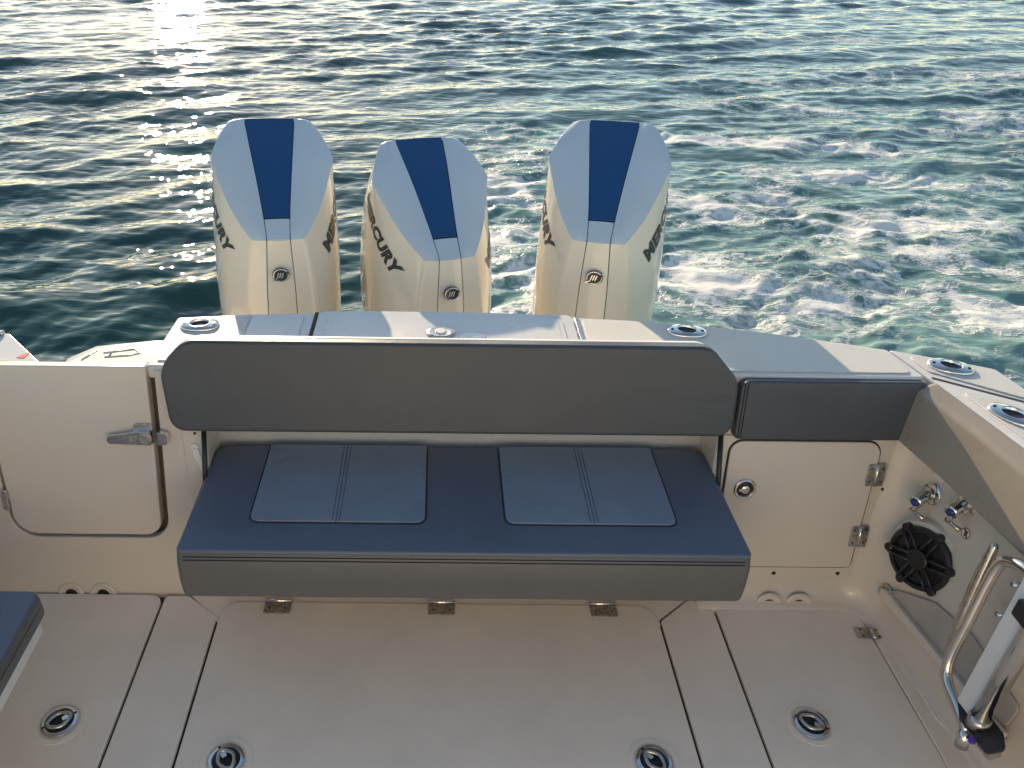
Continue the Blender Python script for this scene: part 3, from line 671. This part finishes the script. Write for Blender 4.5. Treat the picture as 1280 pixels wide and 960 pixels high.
lathe('dust_cap', [(0.0370, .024), (0.0370, .034), (0.0317, .038), (0.0176, .0385)], fr, M['black'], sp, 32)
for i in range(6):
    a = i * math.pi / 3 + .35
    e = Vector((math.cos(a), math.sin(a))); p = Vector((-e.y, e.x))
    for sgn in (-1, 1):
        q = [e * .032 + p * sgn * .014, e * .109 + p * sgn * .0115]
        tube('spoke', [fr(q[0].x, q[0].y, .032), fr(q[1].x, q[1].y, .029)], .0052, M['black'], sp, 8)
    lug = e * .111
    lathe('lug', [(0.0150, .004), (0.0150, .028), (0.0114, .031)], _off(fr, lug.x, lug.y), M['black'], sp, 14)
adopt(sp)
def tap(y, z, label):
    t = empty('washdown_tap', sp_(y, z)); tag(t, label, 'tap', 'washdown taps on the right wall')
    f = sf(y, z)
    lathe('flange', [(.040, 0), (.040, .004), (.036, .007), (.022, .009), (.018, .018)], f, M['chrome'], t, 30)
    n = f.n
    d = (n * .75 + Vector((0, -.30, 0)) + Vector((0, 0, -.28))).normalized()
    p0 = f(0, 0, .014)
    tube('spout', [p0, p0 + d * .028, p0 + d * .029, p0 + d * .056, p0 + d * .058, p0 + d * .064], [.012, .012, .020, .020, .022, .022], M['chrome'], t, 18)
    tube('blue_cap', [p0 + d * .062, p0 + d * .071], [.016, .013], M['bluecap'], t, 16)
    q = p0 + d * .046
    dn = (Vector((0, -.12, -1)) + n * .2).normalized()
    tube('valve', [q, q + dn * .045], .010, M['chrome'], t, 12)
    hq = q + dn * .045; hd = Vector((.5, -.9, -.15)).normalized()
    tube('lever', [hq - hd * .012, hq + hd * .020, hq + hd * .042], [.007, .006, .009], M['brushed'], t, 8)
    for a in (0.6, 2.7, 4.8): lathe('screw', [(.005, .005), (.004, .009)], _off(f, .03 * math.cos(a), .03 * math.sin(a)), M['darkmetal'], t, 8)
    adopt(t)
tap(2.115, .535, 'chrome washdown tap with blue cap, the one nearer the locker door')
tap(1.985, .605, 'chrome washdown tap with blue cap, above the round warning sticker')
st = empty('warning_sticker', sp_(1.955, .515)); tag(st, 'small round no drinking sticker with red slash, between tap and speaker', 'sticker')
f = sf(1.935, .520)
lathe('disc', [(.019, .0006), (.0185, .001)], f, M['whitep'], st, 28)
lathe('ring', [(.0188, .0011), (.0188, .0014), (.0155, .0014), (.0155, .0011)], f, mat('sticker_red', (.35, .12, .10), .5), st, 28, cap=False)
prism('slash', [(-.013, .0085), (-.0085, .013), (.013, -.0085), (.0085, -.013)], f, .0012, .0016, mat('sticker_dark', (.12, .08, .08), .5), st)
prism('glass_mark', [(-.006, .010), (.006, .010), (.004, -.010), (-.004, -.010)], f, .0011, .00115, M['letters'], st)
adopt(st)
# white maker's label under the bolster
wl = tag(prism('wall_label', rrect(-.03, -.012, .03, .012, .003, 2), sf(2.13, .60, .0), .0005, .0012, M['whitep']), 'small white label under the side bolster, above the two taps', 'label')
# triangular glossy panel
pn = empty('wall_panel', sp_(1.8, .15)); tag(pn, 'glossy cream triangular panel with steel end cap, on the right wall below the speaker', 'panel')
f0 = sf(1.8, .15)
SLEN = math.sqrt(1 + SK * SK)
f0.o = f0.o - f0.ex * (-1.8 * SLEN) - f0.ey * .151
pp = [(-2.075, .125), (-1.50, .150), (-1.50, .24), (-1.735, .285), (-1.90, .255), (-2.04, .165)]
prism('panel', rpoly([(a, b * SL, .02) for a, b in pp], 4), f0, .004, .012, M['glossw'], pn, .003, 3)
ln = [(-2.085, .118), (-1.48, .143)]
prism('edge_rail', rpoly([(-2.085, .100, .012), (-1.48, .128), (-1.48, .152), (-2.085, .138, .015)], 4), f0, .010, .034, M['gel'], pn, .006, 3)
prism('steel_end', rpoly([(-2.112, .085, .02), (-2.055, .09), (-2.055, .145, .01), (-2.100, .150, .02)], 5), f0, .006, .016, M['brushed'], pn, .003)
lathe('screw', [(.007, .016), (.005, .019)], _off(f0, -2.088, .125), M['darkmetal'], pn, 10)
prism('rail_under_strip', [(-2.06, .088), (-1.48, .115), (-1.48, .127), (-2.06, .099)], f0, .004, .012, M['brushed'], pn)  # brushed steel strip along the lower edge of the rail
adopt(pn)

# boarding ladder folded on the wall
ld = empty('boarding_ladder', (1.6, 1.5, .2)); tag(ld, 'folded stainless boarding ladder with white panel, standing off the right wall', 'ladder')
loop = catmull([(1.655, 1.50, .700), (1.648, 1.585, .690), (1.642, 1.655, .668), (1.634, 1.685, .615), (1.610, 1.660, .410), (1.595, 1.640, .270), (1.587, 1.600, .215), (1.583, 1.515, .192), (1.580, 1.455, .178)], 6)
tube('loop_rail', loop, .0165, M['chrome'], ld, 14)
blade = catmull([(1.642, 1.735, .665), (1.638, 1.730, .640), (1.620, 1.700, .48), (1.606, 1.672, .36), (1.598, 1.645, .27)], 5)
tube('rear_rail', blade, [.007 + .011 * min(1, i / 8) for i in range(len(blade))], M['brushed'], ld, 12)
tube('rail_foot', [(1.580, 1.462, .180), (1.578, 1.444, .120)], .0185, M['chrome'], ld, 14)
for (y, z) in ((1.655, .565), (1.640, .455)):
    xw = xw_(y, z)
    t = tube('standoff', [(xw - .002, y, z), (xw - .075, y + .012, z + .006)], .009, M['chrome'], ld, 10)
    lathe('standoff_base', [(.026, 0), (.026, .004), (.016, .012), (.012, .014)], sf(y, z), M['chrome'], t, 20)
a = Vector((1.590, 1.500, .218)); b_ = Vector((1.645, 1.560, .72))
dr = (b_ - a).normalized(); sd = Vector((0, 1, 0)); sd = (sd - dr * sd.dot(dr)).normalized()
fp = Frame(a, sd, dr)
prism('white_panel', rrect(-.030, 0, .036, .56, .004, 2), fp, -.010, .010, M['whitep'], ld, .003)
tube('main_tube', [(1.592, 1.452, .228), (1.640, 1.500, .66), (1.66, 1.52, .84)], .0265, M['chrome'], ld, 20)
tube('tube_collar', [(1.590, 1.450, .215), (1.594, 1.454, .250)], .030, M['brushed'], ld, 20)
box('black_clip', (1.60, 1.485, .585), (1.655, 1.545, .645), M['black'], ld, .006)
fb = Frame((1.588, 1.44, .205), (0, 1, 0), (1, 0, .35))
prism('base_bracket', rpoly([(-.075, -.012, .012), (.04, -.025, .015), (.10, .0, .02), (.10, .05), (-.03, .06, .02), (-.075, .04, .02)], 4), fb, -.012, .004, M['black'], ld, .004)
prism('bracket_plate', rpoly([(-.068, -.008, .012), (.036, -.019, .015), (.094, .003, .02), (.094, .046), (-.03, .054, .02), (-.068, .036, .02)], 4), fb, .0045, .010, M['chrome'], ld, .002)
prism('bracket_cup', rpoly([(-.066, .0), (-.015, -.008), (-.008, .05), (-.060, .04)], 3), fb, .010, .055, M['brushed'], ld, .006)
lathe('violet_glint_knob', [(.011, 0), (.011, .008), (.008, .012)], Frame((1.575, 1.425, .182), (0, 1, 0), (.6, 0, .8)), M['violet'], ld, 14)  # small knob added in violet to stand in for a purple glint
adopt(ld)

# ------------------------------------------------------------------ lounge seat, port
ls = empty('lounge_seat', (-1.5, 1.4, .3)); tag(ls, 'corner of a slate blue cushioned seat on a white base, at the left edge', 'seat')
b1 = prism('cushion', rpoly([(-1.9, .6), (-1.215, .6), (-1.212, 1.742, .035), (-1.9, 1.752)], 5), FLAT, .335, .422, M['vinyl'], ls, .018, 4)
prism('cushion_top', rpoly([(-1.9, .6), (-1.222, .6), (-1.219, 1.735, .035), (-1.9, 1.745)], 5), FLAT, .415, .428, M['vinyl_dark'], ls, .010, 4)
for dz, dx in ((.400, -1.2135), (.388, -1.2125)):
    tube('stitching', [(dx, .7, dz), (dx, 1.70, dz)], .0014, M['stitch'], ls, 5)
prism('seat_base', rpoly([(-1.9, .6), (-1.222, .6), (-1.222, 1.715, .03), (-1.9, 1.72)], 5), FLAT, .290, .334, M['whitep'], ls, .006, 3)
box('pedestal', (-1.9, .6, .0), (-1.55, 1.45, .29), M['gel'], ls, .01)
adopt(ls)

# ------------------------------------------------------------------ outboard motors
MER = [  # meridians, right half: bottom -> cap boundary
    [(.060, -.012, -.75), (.066, -.004, -.17), (.058, .008, .0), (.050, .030, .145)],
    [(0.1648, .004, -.75), (0.1627, .014, -.17), (0.1399, .022, .0), (0.1109, .036, .146)],
    [(.225, .085, -.75), (.230, .098, -.17), (.204, .098, .02), (0.1692, .110, .203)],
    [(0.2781, .220, -.75), (0.2925, .225, -.17), (0.2738, .21, .08), (0.2218, .215, .293)],
    [(0.2781, .420, -.75), (0.3028, .420, -.17), (0.2916, .38, .14), (0.2707, .350, .400)],
    [(0.2678, .620, -.75), (0.2966, .62, -.17), (0.2847, .56, .22), (0.2369, .450, .468)],
    [(0.2163, .80, -.75), (0.2451, .80, -.17), (0.2226, .76, .27), (0.1842, .540, .517)],
    [(.110, .85, -.75), (.120, .85, -.17), (.112, .81, .29), (.113, .560, .527)],
    [(.0, .86, -.75), (.0, .86, -.17), (.0, .82, .30), (.0, .566, .531)]]
SHARP = [(MER[1][3], .6), (MER[4][3], .7), (MER[6][3], .8)]
SE = [(.050, .030, .145), (.0515, .058, .168), (.056, .115, .213), (.068, .215, .292), (.085, .335, .386), (.100, .445, .457), (.111, .535, .510), (.113, .560, .527)]
def patch(name, rows, m, parent, thick=.012, lvl=3, mirror=False, shrink=0.0, off=0.0, crease_rows=()):
    sx = -1 if mirror else 1
    V = []; F = []; nr = len(rows); nc = len(rows[0]); key = {}
    idx = []
    for r in rows:
        ir = []
        for p in r:
            k = tuple(round(c, 5) for c in p)
            if k not in key: key[k] = len(V); V.append((p[0] * sx, p[1], p[2]))
            ir.append(key[k])
        idx.append(ir)
    for i in range(nr - 1):
        for j in range(nc - 1):
            f = [idx[i][j], idx[i][j + 1], idx[i + 1][j + 1], idx[i + 1][j]]
            g = [x for q, x in enumerate(f) if x not in f[:q]]
            if len(g) > 2: F.append(tuple(g if not mirror else g[::-1]))
    me = bpy.data.meshes.new(name); me.from_pydata(V, [], F)
    bm = bmesh.new(); bm.from_mesh(me)
    c = Vector((0, .4, 0))
    bmesh.ops.recalc_face_normals(bm, faces=bm.faces)
    if sum((f.calc_center_median() - c).dot(f.normal) * f.calc_area() for f in bm.faces) < 0: bmesh.ops.reverse_faces(bm, faces=bm.faces)
    if crease_rows:
        lay = bm.edges.layers.float.get('crease_edge') or bm.edges.layers.float.new('crease_edge')
        for (e0, e1, w) in crease_rows:
            for e in bm.edges:
                a_, b2 = e.verts[0].index, e.verts[1].index
                if {a_, b2} == {e0, e1}: e[lay] = w
    vl = bm.verts.layers.float.get('crease_vert') or bm.verts.layers.float.new('crease_vert')
    for v in bm.verts:
        for (p, w) in SHARP:
            if abs(abs(v.co.x) - p[0]) < 1e-4 and abs(v.co.y - p[1]) < 1e-4 and abs(v.co.z - p[2]) < 1e-4: v[vl] = w
    bm.to_mesh(me); bm.free(); smooth(me)
    o = link(name, me, m, parent)
    s = o.modifiers.new('sub', 'SUBSURF'); s.levels = lvl; s.render_levels = lvl; s.boundary_smooth = 'PRESERVE_CORNERS'
    if off:
        d = o.modifiers.new('push', 'DISPLACE'); d.strength = off; d.mid_level = 0
    if thick:
        so = o.modifiers.new('solid', 'SOLIDIFY'); so.thickness = thick; so.offset = -1; so.use_rim = True
        bv = o.modifiers.new('bevel', 'BEVEL'); bv.width = .0025; bv.segments = 2; bv.limit_method = 'ANGLE'; bv.angle_limit = R(50); bv.harden_normals = True
    return o
def mirx(p): return (-p[0], p[1], p[2])
def motor():
    t = empty('outboard_motor')
    G = .0016
    def gx(p, s): return (p[0] + s * G, p[1], p[2])
    # cowl shells left/right of the front strip (meridians 1.. boundary), front strip, caps, accent panel
    def half(mirror):
        me_rows = [[gx(MER[k][i], 1 if k == 0 else 0) if k < 8 else MER[k][i] for k in range(9)] for i in range(4)]
        # intermediate rows for shape control
        cr = []
        o = patch('cowl_shell', me_rows, M['cowl'], t, mirror=mirror)
        # crease along meridian 1 (front facet edge)
        me = o.data; bm = bmesh.new(); bm.from_mesh(me); lay = bm.edges.layers.float.new('crease_edge')
        for e in bm.edges:
            ok = True
            for v in e.verts:
                if not any((abs(abs(v.co.x) - p[0]) < 1e-4 and abs(v.co.y - p[1]) < 1e-4 and abs(v.co.z - p[2]) < 1e-4) for p in MER[1]): ok = False
            if ok: e[lay] = .8
        bm.to_mesh(me); bm.free()
        C = [MER[k][3] for k in range(1, 7)]
        rows = [[gx(s, 1) for s in SE[1:7]], [tuple(.5 * (a + b) + (0, 0, .024)[i] for i, (a, b) in enumerate(zip(s, c))) for s, c in zip(SE[1:7], C)], C]
        # bottom corner and rear tip
        rows[0] = [gx(SE[0], 1)] + rows[0] + [gx(SE[7], 1)]
        mid0 = tuple(.5 * (a + b) for a, b in zip(SE[0], C[0]))
        rows[1] = [mid0] + rows[1] + [tuple(.5 * (a + b) for a, b in zip(SE[7], C[-1]))]
        rows[2] = [C[0]] + rows[2] + [C[-1]]
        rows[0][0] = gx(SE[0], 1)
        patch('cowl_cap', rows, M['cap'], t, off=.003, mirror=mirror)
        return o
    sr = half(False); sl = half(True)
    fs = [[mirx(MER[0][i]), (0, MER[0][i][1] - .004, MER[0][i][2]), MER[0][i]] for i in range(4)]
    fs = [[(-a[0][0] * -1 + G, a[0][1], a[0][2]), a[1], (a[2][0] - G, a[2][1], a[2][2])] for a in fs]
    patch('front_strip', fs, M['cowl'], t)
    def strip(sub): return [[(-(s[0] - G), s[1], s[2]), (0, s[1] - .002, s[2] + .003), (s[0] - G, s[1], s[2])] for s in sub]
    s2 = SE[2]; s2a = (s2[0] - .0004, s2[1] - .004, s2[2] - .003); s2b = (s2[0], s2[1] + .002, s2[2] + .0015)
    patch('cap_centre', strip([SE[0], SE[1], s2a]), M['cap'], t, off=.0025)
    patch('accent_panel', strip([s2b] + SE[3:]), M['blue'], t, off=.0015)
    # dark core that shows in the seams
    cv = []
    for k in range(9): cv.append([(p[0] * .965, .4 + (p[1] - .4) * .965, p[2] - .012) for p in MER[k]])
    rows = [[cv[k][i] for k in range(8, -1, -1)] + [mirx(cv[k][i]) for k in range(0, 9)] for i in range(4)]
    patch('cowl_core', rows, M['seam'], t, thick=0, lvl=2)
    sc = [(s[0] * .98, s[1] + .006, s[2] - .011) for s in SE]
    C2 = [cv[0][3]] + [cv[k][3] for k in range(1, 7)] + [cv[7][3]]
    patch('cap_core', [[mirx(c) for c in C2], [mirx(s) for s in sc], sc, C2], M['seam'], t, thick=0, lvl=2)
    # emblem
    bpy.context.view_layer.update(); dg = bpy.context.evaluated_depsgraph_get()
    fr = Frame((0, -.0065, 0.0), (1, 0, 0), (0, .10, 1))
    em = lathe('emblem', [(.037, -.004), (.037, .005), (.033, .008), (.026, .006)], fr, M['letters'], t, 36, 1.0, .86)
    arc = [fr(.0315 * math.cos(a), .0315 * .86 * math.sin(a), .0078) for a in [R(35 + 8 * i) for i in range(22)]]
    tube('emblem_arc', arc, .0036, M['silver'], em, 8)
    arc = [fr(.0315 * math.cos(a), .0315 * .86 * math.sin(a), .0078) for a in [R(240 + 8 * i) for i in range(18)]]
    tube('emblem_arc', arc, [.0040 - .00012 * i for i in range(18)], M['silver'], em, 8)
    for k in range(3):
        x = -.013 + k * .010
        prism('emblem_bar', [(x - .006, -.012), (x - .001, -.012), (x + .007, .012 - .002 * (k == 2)), (x + .002, .012)], fr, .0062, .0088, M['silver'], em, .0006)
    prism('emblem_bar', [(-.034, -.02), (-.018, -.012), (-.016, -.016), (-.040, -.03)], fr, .004, .0088, M['silver'], em, .0006)
    # lettering on both flanks, laid on the shell
    for side, shell in ((1, sr), (-1, sl)):
        e = shell.evaluated_get(dg); bvh = BVHTree.FromObject(shell, dg)
        cu = bpy.data.curves.new('lettering', 'FONT'); cu.body = 'MERCURY'; cu.size = .080; cu.shear = .18; cu.offset = .0048; cu.space_character = 1.06; cu.resolution_u = 3
        to = bpy.data.objects.new('lettering', cu); COL.objects.link(to)
        bpy.context.view_layer.update(); dg = bpy.context.evaluated_depsgraph_get()
        me = bpy.data.meshes.new_from_object(to.evaluated_get(dg)); bpy.data.objects.remove(to)
        bm = bmesh.new(); bm.from_mesh(me)
        for _ in range(2): bmesh.ops.subdivide_edges(bm, edges=[x for x in bm.edges if x.calc_length() > .018], cuts=1, use_grid_fill=False)
        bmesh.ops.triangulate(bm, faces=bm.faces)
        wid = max(v.co.x for v in bm.verts); ph = R(38)
        for v in bm.verts:
            a, b = v.co.x * .43 / wid, v.co.y
            if side > 0: vv = .135 + a * math.cos(ph) - b * math.sin(ph); ww = .035 + a * math.sin(ph) + b * math.cos(ph)
            else: vv = .135 + (.43 - a) * math.cos(ph) + b * -math.sin(ph) * -1 * -1; ww = .035 + (.43 - a) * math.sin(ph) + b * math.cos(ph)
            hit = bvh.ray_cast(Vector((side * 1.0, vv, ww)), Vector((-side, 0, 0)))
            if hit[0] is None: v.co = Vector((side * .29, vv, ww))
            else: v.co = hit[0] + hit[1] * (.0018 if hit[1].x * side > 0 else -.0018)
        bm.to_mesh(me); bm.free(); me.name = 'lettering'; smooth(me)
        me.materials.clear()
        link('lettering', me, M['letters'], t)
    # midsection below the cowl and a mount bracket
    prism('midsection', rpoly([(-.12, .10, .05), (.12, .10, .05), (.09, .62, .05), (-.09, .62, .05)]), FLAT, -1.5, -.70, M['cowl'], t, .02)
    prism('mount_bracket', [(-.16, -.42), (.16, -.42), (.12, .12), (-.12, .12)], FLAT, -.74, -.45, M['cowl'], t, .02)
    return t
m0 = motor()
MOT = [((-.682, 3.20, .828), R(12), 'left outboard motor of the three, standing in the sun glitter, turned to the right'),
       ((.064, 3.20, .747), R(17), 'middle outboard motor, lower than the two others, its left flank lettering in full view'),
       ((.686, 3.20, .831), R(-13), 'right outboard motor of the three, beside the white wake foam, turned to the left')]
for i, (loc, rz, lb) in enumerate(MOT):
    o = m0 if i == 0 else copy_tree(m0)
    o.location = loc; o.rotation_euler = (0, R((2.2, .8, -.4)[i]), rz); tag(o, lb, 'outboard motor', 'outboard motors behind the transom')
